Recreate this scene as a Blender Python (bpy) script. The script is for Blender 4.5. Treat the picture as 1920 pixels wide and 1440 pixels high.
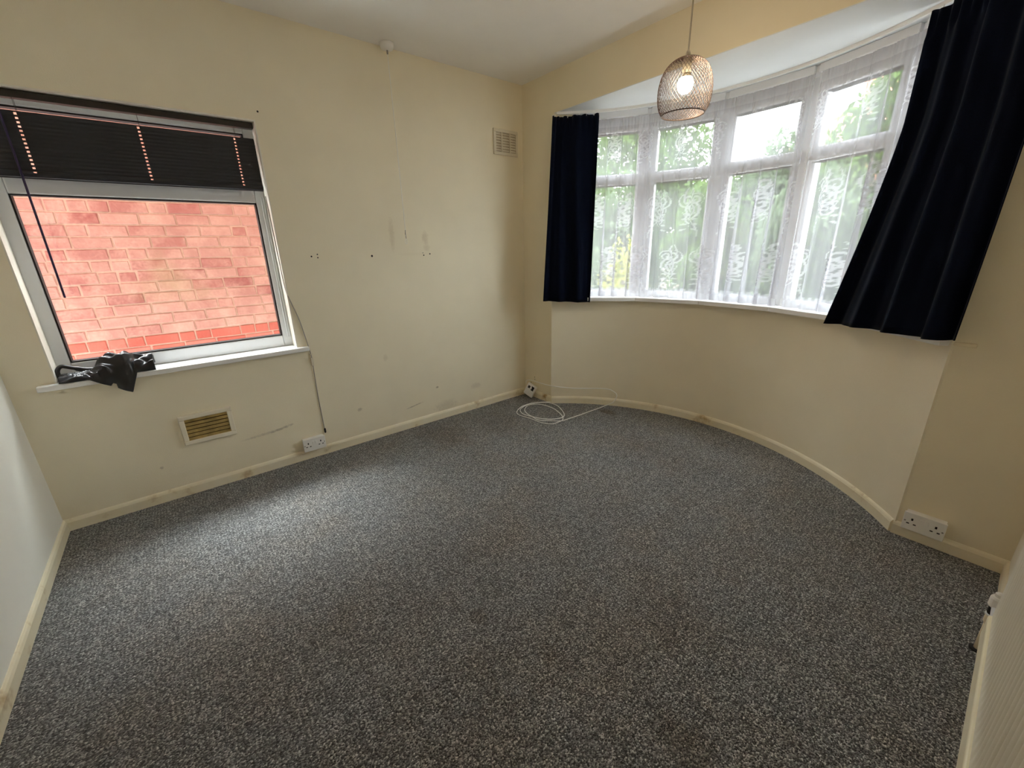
import bpy, bmesh, math, random
import numpy as np
from mathutils import Vector, Matrix

for o in list(bpy.data.objects): bpy.data.objects.remove(o)
SC = bpy.context.scene
COL = SC.collection
rnd = random.Random(7)
rad, sin, cos, pi = math.radians, math.sin, math.cos, math.pi

# ------------------------------------------------------------------ camera, sky, exposure
def look_matrix(yaw, pitch, roll, loc):
    d = Vector((-sin(yaw) * cos(pitch), cos(yaw) * cos(pitch), sin(pitch)))
    r = d.cross(Vector((0, 0, 1))).normalized(); u = r.cross(d)
    c, s = cos(roll), sin(roll)
    R_, U_ = c * r + s * u, -s * r + c * u
    m = Matrix((R_, U_, -d)).transposed().to_4x4(); m.translation = Vector(loc)
    return m
cam_data = bpy.data.cameras.new('camera')
cam_data.sensor_width = 36.0; cam_data.lens = 774.49 * 36 / 1920; cam_data.clip_start = 0.02
cam = bpy.data.objects.new('camera', cam_data); COL.objects.link(cam)
cam.matrix_world = look_matrix(rad(51.343), rad(-18.340), rad(-1.345), (2.769, -2.376, 1.301))
SC.camera = cam

world = bpy.data.worlds.new('overcast_sky'); SC.world = world; world.use_nodes = True
bg = world.node_tree.nodes['Background']
bg.inputs['Color'].default_value = (0.92, 0.965, 1.0, 1); bg.inputs['Strength'].default_value = 1.0
SC.view_settings.view_transform = 'Standard'; SC.view_settings.look = 'None'
SC.view_settings.gamma = 1.0; SC.view_settings.use_curve_mapping = False
SC.view_settings.exposure = 3.88
BULB = 13.0
sun_data = bpy.data.lights.new('hazy_sun', 'SUN'); sun_data.energy = 1.15; sun_data.angle = rad(36); sun_data.color = (.97, .985, 1.0)
sun = bpy.data.objects.new('hazy_sun', sun_data); COL.objects.link(sun)
sun.rotation_euler = Vector((.60, .12, -.79)).to_track_quat('-Z', 'Y').to_euler()
SC.cycles.max_bounces = 14; SC.cycles.diffuse_bounces = 10; SC.cycles.transparent_max_bounces = 24
SC.cycles.use_denoising = True

# ------------------------------------------------------------------ dimensions (metres)
LX, LY, H = 2.965, 3.036, 2.45             # room: x 0..LX, y -LY..0
HS = 2.191                                 # bay soffit
CX, CY, RB = 1.4805, -0.8869, 1.4369       # bay arc
AE = 51.9
X1, X2 = .350, 2.611
def arc(a, r, z=None):
    p = (CX + r * sin(rad(a)), CY + r * cos(rad(a)))
    return p if z is None else (p[0], p[1], z)

# ------------------------------------------------------------------ helpers
class MB:
    def __init__(s): s.v = []; s.f = []
    def add(s, v, f):
        n = len(s.v); s.v += [tuple(p) for p in v]; s.f += [tuple(i + n for i in q) for q in f]; return s
    def box(s, a, b):
        (x0, y0, z0), (x1, y1, z1) = a, b
        v = [(x, y, z) for z in (z0, z1) for y in (y0, y1) for x in (x0, x1)]
        return s.add(v, [(0, 2, 3, 1), (4, 5, 7, 6), (0, 1, 5, 4), (2, 6, 7, 3), (0, 4, 6, 2), (1, 3, 7, 5)])
    def prism(s, poly, z0, z1):            # poly counter-clockwise
        n = len(poly)
        v = [(x, y, z0) for x, y in poly] + [(x, y, z1) for x, y in poly]
        f = [tuple(range(n - 1, -1, -1)), tuple(range(n, 2 * n))]
        f += [(i, (i + 1) % n, n + (i + 1) % n, n + i) for i in range(n)]
        return s.add(v, f)
    def ring(s, a0, a1, r0, r1, z0, z1, n=48):   # curved bar following the bay
        v = []
        for i in range(n + 1):
            a = a0 + (a1 - a0) * i / n
            v += [arc(a, r0, z0), arc(a, r1, z0), arc(a, r1, z1), arc(a, r0, z1)]
        f = [(0, 1, 2, 3), tuple(4 * n + k for k in (3, 2, 1, 0))]
        for i in range(n):
            for k in range(4):
                q = (k + 1) % 4
                f.append((4 * i + q, 4 * i + k, 4 * i + 4 + k, 4 * i + 4 + q))
        return s.add(v, f)
    def bar(s, p0, p1, w, h, up=(0, 0, 1)):      # box along p0-p1, w sideways, h along up
        p0, p1 = Vector(p0), Vector(p1); d = (p1 - p0).normalized()
        u = Vector(up); sd = d.cross(u).normalized(); u = sd.cross(d).normalized()
        v = []
        for p in (p0, p1):
            for a, b in ((-1, -1), (1, -1), (1, 1), (-1, 1)): v.append(p + sd * a * w / 2 + u * b * h / 2)
        return s.add(v, [(3, 2, 1, 0), (4, 5, 6, 7), (0, 1, 5, 4), (1, 2, 6, 5), (2, 3, 7, 6), (3, 0, 4, 7)])
    def tube(s, pts, r, n=8, caps=True):
        pts = [Vector(p) for p in pts]; rings = []
        up = Vector((0.13, 0.07, 0.99)).normalized(); prev = None
        for i, p in enumerate(pts):
            d = (pts[min(i + 1, len(pts) - 1)] - pts[max(i - 1, 0)])
            if d.length < 1e-9: d = Vector((0, 0, 1))
            d.normalize()
            if prev is None:
                a = d.cross(up if abs(d.dot(up)) < .95 else Vector((1, 0, 0))).normalized()
            else:
                a = (prev - d * prev.dot(d)).normalized()
            prev = a; b = d.cross(a)
            rr = r[i] if hasattr(r, '__len__') else r
            rings.append([p + (a * cos(2 * pi * k / n) + b * sin(2 * pi * k / n)) * rr for k in range(n)])
        f = []
        for i in range(len(pts) - 1):
            for k in range(n):
                q = (k + 1) % n; f.append((i * n + k, i * n + q, i * n + n + q, i * n + n + k))
        if caps: f += [tuple(range(n - 1, -1, -1)), tuple((len(pts) - 1) * n + k for k in range(n))]
        return s.add([q for rg in rings for q in rg], f)
    def lathe(s, prof, c=(0, 0, 0), n=32, axis='z'):
        v = []; c = Vector(c)
        for r, z in prof:
            for k in range(n):
                a = 2 * pi * k / n
                p = (r * cos(a), r * sin(a), z)
                if axis == 'x': p = (z, r * cos(a), r * sin(a))
                if axis == 'y': p = (r * sin(a), z, r * cos(a))
                v.append(c + Vector(p))
        f = []
        for i in range(len(prof) - 1):
            for k in range(n):
                q = (k + 1) % n; f.append((i * n + k, i * n + q, i * n + n + q, i * n + n + k))
        f += [tuple(range(n - 1, -1, -1)), tuple((len(prof) - 1) * n + k for k in range(n))]
        return s.add(v, f)
    def build(s, name, mat, parent=None, smooth=False, bevel=0, seg=2):
        me = bpy.data.meshes.new(name); me.from_pydata([tuple(p) for p in s.v], [], s.f); me.update()
        if smooth: me.polygons.foreach_set('use_smooth', [True] * len(me.polygons))
        o = bpy.data.objects.new(name, me); COL.objects.link(o)
        if mat: me.materials.append(mat)
        if parent is not None: o.parent = parent
        if bevel:
            m = o.modifiers.new('bevel', 'BEVEL'); m.width = bevel; m.segments = seg; m.limit_method = 'ANGLE'
        return o
def tag(o, label, cat=None, group=None, kind=None):
    o['label'] = label
    if cat: o['category'] = cat
    if group: o['group'] = group
    if kind: o['kind'] = kind
    return o
def empty(name, loc=(0, 0, 0)):
    o = bpy.data.objects.new(name, None); COL.objects.link(o); o.empty_display_size = .05
    return o
def spline(pts, n=8):                      # Catmull-Rom through pts
    P = [Vector(p) for p in pts]; out = []
    for i in range(len(P) - 1):
        a, b, c, d = P[max(i - 1, 0)], P[i], P[i + 1], P[min(i + 2, len(P) - 1)]
        for k in range(n):
            t = k / n
            out.append(.5 * ((2 * b) + (c - a) * t + (2 * a - 5 * b + 4 * c - d) * t * t + (3 * b - a - 3 * c + d) * t ** 3))
    return out + [P[-1]]

# ------------------------------------------------------------------ materials
class NT:
    def __init__(s, name):
        s.m = bpy.data.materials.new(name); s.m.use_nodes = True; s.t = s.m.node_tree
        s.b = s.t.nodes['Principled BSDF']; s.out = s.t.nodes['Material Output']
    def n(s, typ, **kw):
        nd = s.t.nodes.new(typ)
        for k, v in kw.items():
            if k in nd.inputs.keys(): nd.inputs[k].default_value = v
            else: setattr(nd, k, v)
        return nd
    def l(s, a, b): s.t.links.new(a, b)
    def coord(s, kind='Object'): return s.n('ShaderNodeTexCoord').outputs[kind]
    def noise(s, vec, scale, detail=4, rough=.6):
        nd = s.n('ShaderNodeTexNoise'); nd.inputs['Scale'].default_value = scale
        nd.inputs['Detail'].default_value = detail; nd.inputs['Roughness'].default_value = rough
        s.l(vec, nd.inputs['Vector']); return nd
    def math(s, op, a, b=None, c=None, clamp=False):
        nd = s.n('ShaderNodeMath', operation=op); nd.use_clamp = clamp
        for i, x in enumerate((a, b, c)):
            if x is None: continue
            if isinstance(x, (int, float)): nd.inputs[i].default_value = x
            else: s.l(x, nd.inputs[i])
        return nd.outputs[0]
    def ramp(s, fac, stops):
        nd = s.n('ShaderNodeValToRGB'); cr = nd.color_ramp
        while len(cr.elements) < len(stops): cr.elements.new(.5)
        for e, (p, c) in zip(cr.elements, stops): e.position = p; e.color = (*c, 1) if len(c) == 3 else c
        s.l(fac, nd.inputs[0]); return nd.outputs[0]
    def mix(s, fac, a, b, mode='MIX'):
        nd = s.n('ShaderNodeMix', data_type='RGBA', blend_type=mode)
        for sk, x in ((nd.inputs[0], fac), (nd.inputs[6], a), (nd.inputs[7], b)):
            if isinstance(x, (int, float)): sk.default_value = x
            elif isinstance(x, tuple): sk.default_value = (*x, 1) if len(x) == 3 else x
            else: s.l(x, sk)
        return nd.outputs[2]
    def bump(s, h, strength=.2, dist=.01):
        nd = s.n('ShaderNodeBump'); nd.inputs['Strength'].default_value = strength; nd.inputs['Distance'].default_value = dist
        s.l(h, nd.inputs['Height']); s.l(nd.outputs[0], s.b.inputs['Normal'])
    def fin(s, col=None, rough=.6, spec=.3, metal=0):
        if isinstance(col, tuple): s.b.inputs['Base Color'].default_value = (*col, 1)
        elif col is not None: s.l(col, s.b.inputs['Base Color'])
        s.b.inputs['Roughness'].default_value = rough; s.b.inputs['Specular IOR Level'].default_value = spec
        s.b.inputs['Metallic'].default_value = metal; return s.m
def sc(c, k): return tuple(min(1, x * k) for x in c)
def pmat(name, c, rough=.5, var=.08, vs=6, bump=0, bs=120, spec=.35, metal=0):
    t = NT(name); co = t.coord(); nz = t.noise(co, vs)
    col = t.ramp(nz.outputs[0], [(.3, sc(c, 1 - var)), (.7, sc(c, 1 + var))])
    if bump: t.bump(t.noise(co, bs, 3).outputs[0], bump, .004)
    return t.fin(col, rough, spec, metal)

CREAM = (.86, .79, .615)
def wall_mat(name, base, marks=(), rib=False, damp=False):
    t = NT(name); co = t.n('ShaderNodeNewGeometry').outputs['Position']
    big = t.noise(co, 1.7, 3); col = t.ramp(big.outputs[0], [(.3, sc(base, .95)), (.7, sc(base, 1.03))])
    sep = t.n('ShaderNodeSeparateXYZ'); t.l(co, sep.inputs[0])
    grit = t.noise(co, 60, 5).outputs[0]
    for (y, z, ry, rz, sl, k, c) in marks:        # smudges and scuffs, each an ellipse broken up by noise
        dy = t.math('SUBTRACT', sep.outputs[1], y)
        dz = t.math('SUBTRACT', t.math('SUBTRACT', sep.outputs[2], z), t.math('MULTIPLY', dy, sl))
        q = t.math('ADD', t.math('POWER', t.math('DIVIDE', dy, ry), 2), t.math('POWER', t.math('DIVIDE', dz, rz), 2))
        q = t.math('ADD', q, t.math('MULTIPLY', t.math('SUBTRACT', grit, .5), 2.2))
        m = t.math('MULTIPLY', t.math('SUBTRACT', 1.0, q, clamp=True), k, clamp=True)
        col = t.mix(m, col, c)
    if damp:                                       # yellowed band of old damp just above the skirting
        g = t.math('SUBTRACT', .16, sep.outputs[2], clamp=True)
        g = t.math('MULTIPLY', t.math('MULTIPLY', g, 5), t.math('SUBTRACT', t.noise(co, 5, 4).outputs[0], .42, clamp=True), clamp=True)
        col = t.mix(g, col, (.5, .36, .16))
    fine = t.noise(co, 260, 3).outputs[0]
    if rib:
        wv = t.n('ShaderNodeTexWave', wave_type='BANDS', bands_direction='Y'); wv.inputs['Scale'].default_value = 7.2
        wv.inputs['Distortion'].default_value = 1.2; wv.inputs['Detail'].default_value = 2; t.l(co, wv.inputs['Vector'])
        h = t.math('ADD', t.math('MULTIPLY', wv.outputs[1], 1.3), t.math('MULTIPLY', fine, .5)); t.bump(h, .55, .006)
    else: t.bump(fine, .22, .003)
    return t.fin(col, .72, .25)
GREY, BRN, DK = (.40, .34, .25), (.46, .36, .22), (.16, .13, .10)
marks_left = [(-1.155, 1.40, .022, .12, 0, .25, BRN), (-.912, 1.375, .03, .05, 0, .33, BRN), (-.905, 1.31, .03, .028, 0, .25, BRN),
              (-2.10, .245, .15, .010, .07, .4, GREY), (-2.02, .253, .08, .009, .18, .6, GREY), (-1.12, .168, .085, .006, .16, .6, GREY),
              (-.84, .10, .12, .05, 0, .28, GREY), (-.913, .269, .014, .010, 0, .9, GREY), (-1.527, .246, .02, .014, 0, .6, GREY),
              (-1.30, .58, .02, .03, 0, .22, BRN), (-2.62, .20, .01, .01, 0, .5, GREY), (-1.0, 1.27, .16, .012, 0, .06, BRN), (-.55, .20, .06, .03, 0, .25, GREY)]
M = {}
M['wall_left'] = wall_mat('cream_paint_left', CREAM, marks_left, damp=True)
M['wall_back'] = wall_mat('cream_paint_back', (.85, .77, .58), damp=True)
M['wall_bay'] = wall_mat('cream_paint_bay', (.86, .79, .62), damp=True)
M['wall_front_lit'] = wall_mat('cream_paint_front_lit', (.87, .86, .80))  # the room's cream, lightened for the daylight falling on this wall
M['wall_rib'] = wall_mat('cream_paint_right_lit', (.84, .80, .68))  # same cream lightened, to look brighter than the backlit bay wall
M['ceiling'] = pmat('ceiling_paint', (.86, .84, .80), .8, .03, 2, .25, 220)
M['soffit'] = pmat('soffit_gloss', (.80, .83, .84), .55, .03, 3, .1, 90)
M['upvc'] = pmat('white_upvc', (.82, .83, .85), .35, .03, 4)
M['upvc_grey'] = pmat('white_upvc_greyed', (.72, .73, .74), .4, .04, 4)  # slightly greyer copy of the white upvc
M['sill'] = pmat('white_gloss_sill', (.86, .86, .85), .3, .03, 7)
M['reveal'] = pmat('reveal_paint', (.80, .77, .68), .6, .07, 9)
M['white'] = pmat('white_plastic', (.84, .83, .80), .35, .02)
M['offwhite'] = pmat('old_white_plastic', (.72, .66, .52), .45, .05)
M['offwhite_frame'] = pmat('cream_vent_plastic', (.82, .76, .62), .5, .05)
M['black'] = pmat('black_recess', (.012, .012, .012), .6, .1)
M['cable'] = pmat('white_cable', (.90, .89, .85), .4, .03)
M['greycable'] = pmat('grey_cable', (.30, .28, .25), .5, .1)
M['pipe'] = pmat('cream_painted_pipe', (.80, .70, .50), .4, .05)
M['slatblind'] = pmat('black_blind_slat', (.026, .027, .033), .45, .1, 3, spec=.4)
M['wand'] = pmat('violet_black_wand', (.035, .022, .075), .3, .1)
M['brownrail'] = pmat('dark_headrail', (.035, .028, .024), .5, .1)
M['cord'] = pmat('dark_cord', (.05, .045, .045), .7)
M['lampcord'] = pmat('cream_flex', (.62, .56, .44), .5)
M['copper'] = pmat('copper_wire', (.085, .058, .046), .42, .08, 20, metal=.5, spec=.5)
M['slatyellow'] = pmat('yellowed_louvre', (.40, .29, .105), .55, .35, 18)
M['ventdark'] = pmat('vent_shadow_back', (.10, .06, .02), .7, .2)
M['ventcream'] = pmat('painted_vent_back', (.46, .38, .25), .7, .1)
M['soil'] = pmat('garden_soil', (.10, .08, .05), .9, .3, 4)
M['bark'] = pmat('bark', (.10, .075, .05), .9, .3, 20)

def skirting_mat():
    t = NT('yellowed_cream_gloss'); co = t.n('ShaderNodeNewGeometry').outputs['Position']
    a = t.noise(co, 6, 4).outputs[0]; b = t.noise(co, 30, 3).outputs[0]
    col = t.ramp(a, [(.35, (.84, .78, .62)), (.62, (.82, .74, .54))])
    st = t.math('MULTIPLY', t.math('SUBTRACT', t.math('ADD', a, t.math('MULTIPLY', b, .25)), .72, clamp=True), 5, clamp=True)
    return t.fin(t.mix(st, col, (.42, .26, .09)), .45, .4)
M['skirting'] = skirting_mat()

def carpet_mat():
    t = NT('grey_loop_carpet'); co = t.n('ShaderNodeNewGeometry').outputs['Position']
    mp = t.n('ShaderNodeMapping'); mp.inputs['Rotation'].default_value = (0, 0, .3); mp.inputs['Scale'].default_value = (1, .72, 1); t.l(co, mp.inputs[0])
    vo = t.n('ShaderNodeTexVoronoi', feature='F1'); vo.inputs['Scale'].default_value = 300; t.l(mp.outputs[0], vo.inputs['Vector'])
    sepc = t.n('ShaderNodeSeparateColor'); t.l(vo.outputs['Color'], sepc.inputs[0])
    col = t.ramp(sepc.outputs[0], [(0, (.052, .053, .054)), (.38, (.145, .146, .148)), (.72, (.275, .276, .276)), (1, (.62, .62, .61))])
    mid = t.noise(co, 210, 3, .7).outputs[0]
    col = t.mix(.8, col, t.ramp(mid, [(.3, (.5, .5, .5)), (.72, (1.5, 1.5, 1.5))]), 'MULTIPLY')
    for ax in ('X', 'Y'):                          # the loops stand in rows
        wv = t.n('ShaderNodeTexWave', wave_type='BANDS', bands_direction=ax); wv.inputs['Scale'].default_value = 26; wv.inputs['Distortion'].default_value = 2.5
        wv.inputs['Detail'].default_value = 2; wv.inputs['Detail Scale'].default_value = 3; t.l(co, wv.inputs['Vector'])
        col = t.mix(.4, col, t.ramp(wv.outputs[1], [(.1, (.62, .62, .62)), (.8, (1.2, 1.2, 1.2))]), 'MULTIPLY')
    tint = t.noise(co, 2.6, 5, .65).outputs[0]
    col = t.mix(1, col, t.ramp(tint, [(.40, (.97, .99, 1.0)), (.52, (1.0, .99, .97)), (.66, (1.02, .96, .89))]), 'MULTIPLY')
    # dirt stains where people walked and by the skirting
    sep = t.n('ShaderNodeSeparateXYZ'); t.l(co, sep.inputs[0]); g = t.noise(co, 14, 4).outputs[0]
    for (x, y, rx, ry, k) in [(.80, .20, .10, .06, .8), (.30, -1.05, .30, .22, .45), (2.45, -1.55, .10, .08, .55), (2.05, -1.65, .08, .05, .4), (1.35, -.15, .5, .3, .25), (.42, -.6, .35, .2, .35), (2.2, -1.2, .2, .2, .3), (1.75, -1.75, .05, .04, .5)]:
        q = t.math('ADD', t.math('POWER', t.math('DIVIDE', t.math('SUBTRACT', sep.outputs[0], x), rx), 2), t.math('POWER', t.math('DIVIDE', t.math('SUBTRACT', sep.outputs[1], y), ry), 2))
        q = t.math('ADD', q, t.math('MULTIPLY', t.math('SUBTRACT', g, .5), 2.5))
        m = t.math('MULTIPLY', t.math('SUBTRACT', 1.0, q, clamp=True), k, clamp=True)
        col = t.mix(m, col, t.mix(1, col, (.55, .42, .30), 'MULTIPLY'))
    h = t.math('SUBTRACT', t.math('MULTIPLY', mid, .6), vo.outputs['Distance']); t.bump(h, .8, .006)
    t.b.inputs['Sheen Weight'].default_value = .15
    return t.fin(col, .95, .1)
M['carpet'] = carpet_mat()

def glass_mat():
    t = NT('window_glass'); t.t.nodes.remove(t.b)
    tr = t.n('ShaderNodeBsdfTransparent'); tr.inputs[0].default_value = (.96, .98, .97, 1)
    gl = t.n('ShaderNodeBsdfGlossy'); gl.inputs['Roughness'].default_value = .02
    mx = t.n('ShaderNodeMixShader'); mx.inputs[0].default_value = .035; t.l(tr.outputs[0], mx.inputs[1]); t.l(gl.outputs[0], mx.inputs[2])
    t.l(mx.outputs[0], t.out.inputs[0]); return t.m
M['glass'] = glass_mat()

def lace_mat():
    t = NT('white_lace_net'); t.t.nodes.remove(t.b)
    at = t.n('ShaderNodeAttribute', attribute_name='lace')
    df = t.n('ShaderNodeBsdfDiffuse'); df.inputs[0].default_value = (.80, .79, .84, 1)
    tl = t.n('ShaderNodeBsdfTranslucent'); tl.inputs[0].default_value = (.36, .36, .39, 1)
    a = t.n('ShaderNodeMixShader'); a.inputs[0].default_value = .5; t.l(df.outputs[0], a.inputs[1]); t.l(tl.outputs[0], a.inputs[2])
    tr = t.n('ShaderNodeBsdfTransparent')
    mx = t.n('ShaderNodeMixShader'); t.l(at.outputs['Fac'], mx.inputs[0]); t.l(tr.outputs[0], mx.inputs[1]); t.l(a.outputs[0], mx.inputs[2])
    t.l(mx.outputs[0], t.out.inputs[0]); return t.m
M['lace'] = lace_mat()

def curtain_mat():
    t = NT('navy_black_curtain'); co = t.coord(); n = t.noise(co, 300, 3).outputs[0]
    col = t.ramp(n, [(.3, (.0010, .0026, .0085)), (.7, (.0024, .0050, .0145))]); t.bump(n, .3, .002)
    t.b.inputs['Sheen Weight'].default_value = .05; t.b.inputs['Sheen Roughness'].default_value = .4
    return t.fin(col, .95, .08)
M['curtain'] = curtain_mat()
def satin_mat():
    t = NT('black_satin'); co = t.coord(); n = t.noise(co, 9, 3).outputs[0]
    return t.fin(t.ramp(n, [(.3, (.006, .006, .008)), (.7, (.016, .016, .020))]), .30, .55)
M['satin'] = satin_mat()
def bulb_mat():
    t = NT('lit_bulb'); t.b.inputs['Emission Color'].default_value = (1, .80, .56, 1); t.b.inputs['Emission Strength'].default_value = BULB
    return t.fin((.9, .85, .75), .4)
M['bulb'] = bulb_mat()
def brick_mat(name, stops, lime, sm):
    t = NT(name); co = t.n('ShaderNodeNewGeometry').outputs['Position']
    oi = t.n('ShaderNodeObjectInfo').outputs['Random']
    col = t.ramp(oi, stops)
    patch = t.noise(co, 5.5, 5, .65).outputs[0]; grain = t.noise(co, 70, 4).outputs[0]
    f = t.math('MULTIPLY', t.math('SUBTRACT', t.math('ADD', patch, t.math('MULTIPLY', grain, .25)), .53, clamp=True), sm, clamp=True)
    col = t.mix(f, col, lime)
    gr = t.noise(co, 2.3, 3).outputs[0]
    col = t.mix(t.math('MULTIPLY', t.math('SUBTRACT', gr, .60, clamp=True), 2.2, clamp=True), col, (.145, .112, .058))
    col = t.mix(.35, col, t.ramp(grain, [(.3, (.7, .7, .7)), (.7, (1.15, 1.15, 1.15))]), 'MULTIPLY')
    t.bump(grain, .4, .004)
    return t.fin(col, .9, .15)
M['brick'] = brick_mat('limed_pink_brick', [(0, (.105, .028, .025)), (.12, (.14, .047, .039)), (.3, (.155, .066, .053)), (.75, (.18, .085, .068)), (1, (.125, .036, .030))], (.225, .122, .095), 3.0)
M['brick_red'] = brick_mat('red_brick', [(0, (.165, .033, .023)), (.6, (.185, .043, .030)), (1, (.20, .06, .045))], (.21, .09, .064), .8)
M['mortar'] = brick_mat('limed_mortar', [(0, (.205, .115, .087)), (1, (.205, .115, .087))], (.26, .168, .126), 1.5)
M['far_brick'] = pmat('far_brick', (.52, .22, .16), .9, .15, 3, .2, 60)
def leaf_mat(name, a, b):
    t = NT(name); t.t.nodes.remove(t.b)
    co = t.n('ShaderNodeNewGeometry').outputs['Position']; n = t.noise(co, 11, 3).outputs[0]
    col = t.ramp(n, [(.3, a), (.7, b)])
    df = t.n('ShaderNodeBsdfDiffuse'); tl = t.n('ShaderNodeBsdfTranslucent'); t.l(col, df.inputs[0]); t.l(col, tl.inputs[0])
    mx = t.n('ShaderNodeMixShader'); mx.inputs[0].default_value = .45; t.l(df.outputs[0], mx.inputs[1]); t.l(tl.outputs[0], mx.inputs[2])
    t.l(mx.outputs[0], t.out.inputs[0]); return t.m
M['leaf_a'] = leaf_mat('mid_green_leaf', (.05, .095, .028), (.14, .21, .07))
M['leaf_b'] = leaf_mat('grey_green_leaf', (.065, .10, .055), (.16, .215, .125))
M['leaf_y'] = leaf_mat('yellow_green_leaf', (.14, .17, .04), (.34, .33, .09))

# ------------------------------------------------------------------ the room
def S(o, label, cat): return tag(o, label, cat, kind='structure')
NA = 48
bay_pts = [arc(AE - 2 * AE * i / NA, RB + .02) for i in range(NA + 1)]
floor_poly = [(-.02, -LY - .02), (LX + .02, -LY - .02), (LX + .02, .01)] + bay_pts + [(-.02, .01)]
S(MB().prism(floor_poly, -.08, 0).build('floor', M['carpet']), 'worn grey flecked loop-pile carpet running into the curved bay', 'carpet')
S(MB().box((-.25, -LY - .2, H), (LX + .2, .12, H + .1)).build('ceiling', M['ceiling']), 'plain off-white plaster ceiling of the main room', 'ceiling')
sof = [(CX + 1.62 * sin(rad(a)), max(.0, CY + 1.62 * cos(rad(a)))) for a in [58 - 116 * i / 40 for i in range(41)]]
sof = [(2.9, .12)] + [p for p in sof if p[1] > .121] + [(.06, .12)]
S(MB().prism(sof, HS, HS + .06).box((X1, .0005, HS), (X2, .12, HS + .004)).build('ceiling_bay', M['soffit']), 'glossy white soffit over the curved bay window', 'ceiling')

# wall_left with the side window opening
WY0, WY1, WZ0, WZ1 = -2.885, -1.842, .718, 1.962
w = MB().box((-.25, -LY - .2, -.08), (0, .12, WZ0)).box((-.25, -LY - .2, WZ1), (0, .12, H)).box((-.25, -LY - .2, WZ0), (0, WY0, WZ1)).box((-.25, WY1, WZ0), (0, .12, WZ1))
wall_left = S(w.build('wall_left', M['wall_left']), 'cream painted wall with the side window, air vents and scuffs', 'wall')
# wall_back: two stubs beside the bay and the beam over it
w = MB().box((-.0, 0, -.08), (X1, .12, H)).box((X2, 0, -.08), (LX + .2, .12, H)).box((X1, 0, HS + .004), (X2, .12, H))
wall_back = S(w.build('wall_back', M['wall_back']), 'cream wall around the bay opening with a deep beam above it', 'wall')
S(MB().ring(-AE - .3, AE + .3, RB, RB + .2, -.08, .885, 160).build('wall_bay', M['wall_bay'], smooth=False), 'curved cream wall below the bay window sill', 'wall')
jm = MB().ring(-AE - .3, -46.5, RB, RB + .2, .885, HS, 6).ring(47.5, AE + .3, RB, RB + .2, .885, HS, 6)
S(jm.build('wall_bay_jambs', M['wall_bay']), 'narrow plaster jambs at both ends of the bay window', 'wall')
S(MB().box((LX, -LY - .2, -.08), (LX + .2, 0, H)).build('wall_right', M['wall_rib']), 'plain wall, its cream paled for the light on it, carrying the fluted radiator', 'wall')
S(MB().box((0, -LY - .2, -.08), (LX, -LY, H)).build('wall_front', M['wall_front_lit']), 'plain wall, its cream paled for daylight, meeting the side-window wall', 'wall')

def baseboard(name, pts, label):                  # moulded strip along a poly-line, pts in plan, room on the left
    prof = [(0, 0), (.012, 0), (.012, .046), (.008, .056), (.003, .062), (0, .063)]
    P = [Vector((*p, 0)) for p in pts]; v = []; n = len(prof)
    for i, p in enumerate(P):
        d0 = (P[i] - P[i - 1]).normalized() if i else (P[1] - P[0]).normalized()
        d1 = (P[i + 1] - P[i]).normalized() if i < len(P) - 1 else d0
        nn = (Vector((-d0.y, d0.x, 0)) + Vector((-d1.y, d1.x, 0)))
        nn = nn / max(.3, nn.length_squared / 2)
        for a, z in prof: v.append(p + nn * a + Vector((0, 0, z)))
    f = []
    for i in range(len(P) - 1):
        for k in range(n - 1): f.append((i * n + k, i * n + n + k, i * n + n + k + 1, i * n + k + 1))
    f += [tuple(range(n)), tuple((len(P) - 1) * n + k for k in range(n - 1, -1, -1))]
    return S(MB().add(v, f).build(name, M['skirting']), label, 'baseboard')
baseboard('baseboard_left', [(0, 0), (0, -LY)], 'low yellowed cream skirting under the side window')
# room lies to the left when walking: along the back wall from right to left
baseboard('baseboard_back', [(LX, 0), (X2, 0)], 'short cream skirting below the double socket beside the bay')
baseboard('baseboard_bay', [arc(AE - 2 * AE * i / NA, RB) for i in range(NA + 1)], 'cream skirting bent round the curved bay wall')
baseboard('baseboard_corner', [(X1, 0), (0, 0)], 'short cream skirting between the bay and the room corner')
baseboard('baseboard_front', [(0, -LY), (LX, -LY)], 'cream skirting along the pale wall')
baseboard('baseboard_right', [(LX, -LY), (LX, 0)], 'cream skirting along the wall behind the radiator')

# screw holes left in the walls
def hole(parent, c, axis, r=.004):
    MB().lathe([(r * .55, -.004), (r, .0012)], c, 8, axis).build('screw_hole', M['black'], parent)
for y, z, r in [(-1.822, 2.003, .005), (-1.677, 1.274, .005), (-1.642, 1.285, .004), (-1.642, 1.266, .004), (-1.307, 1.266, .007), (-.938, 1.276, .003), (-.933, 1.260, .005), (-.884, 1.268, .005)]:
    hole(wall_left, (0, y, z), 'x', r)
for x, z in [(.128, .186), (.131, .166), (.080, .126)]: MB().lathe([(.004, -.0012), (.003, .004)], (x, 0, z), 8, 'y').build('screw_hole', M['black'], wall_back)

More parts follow.
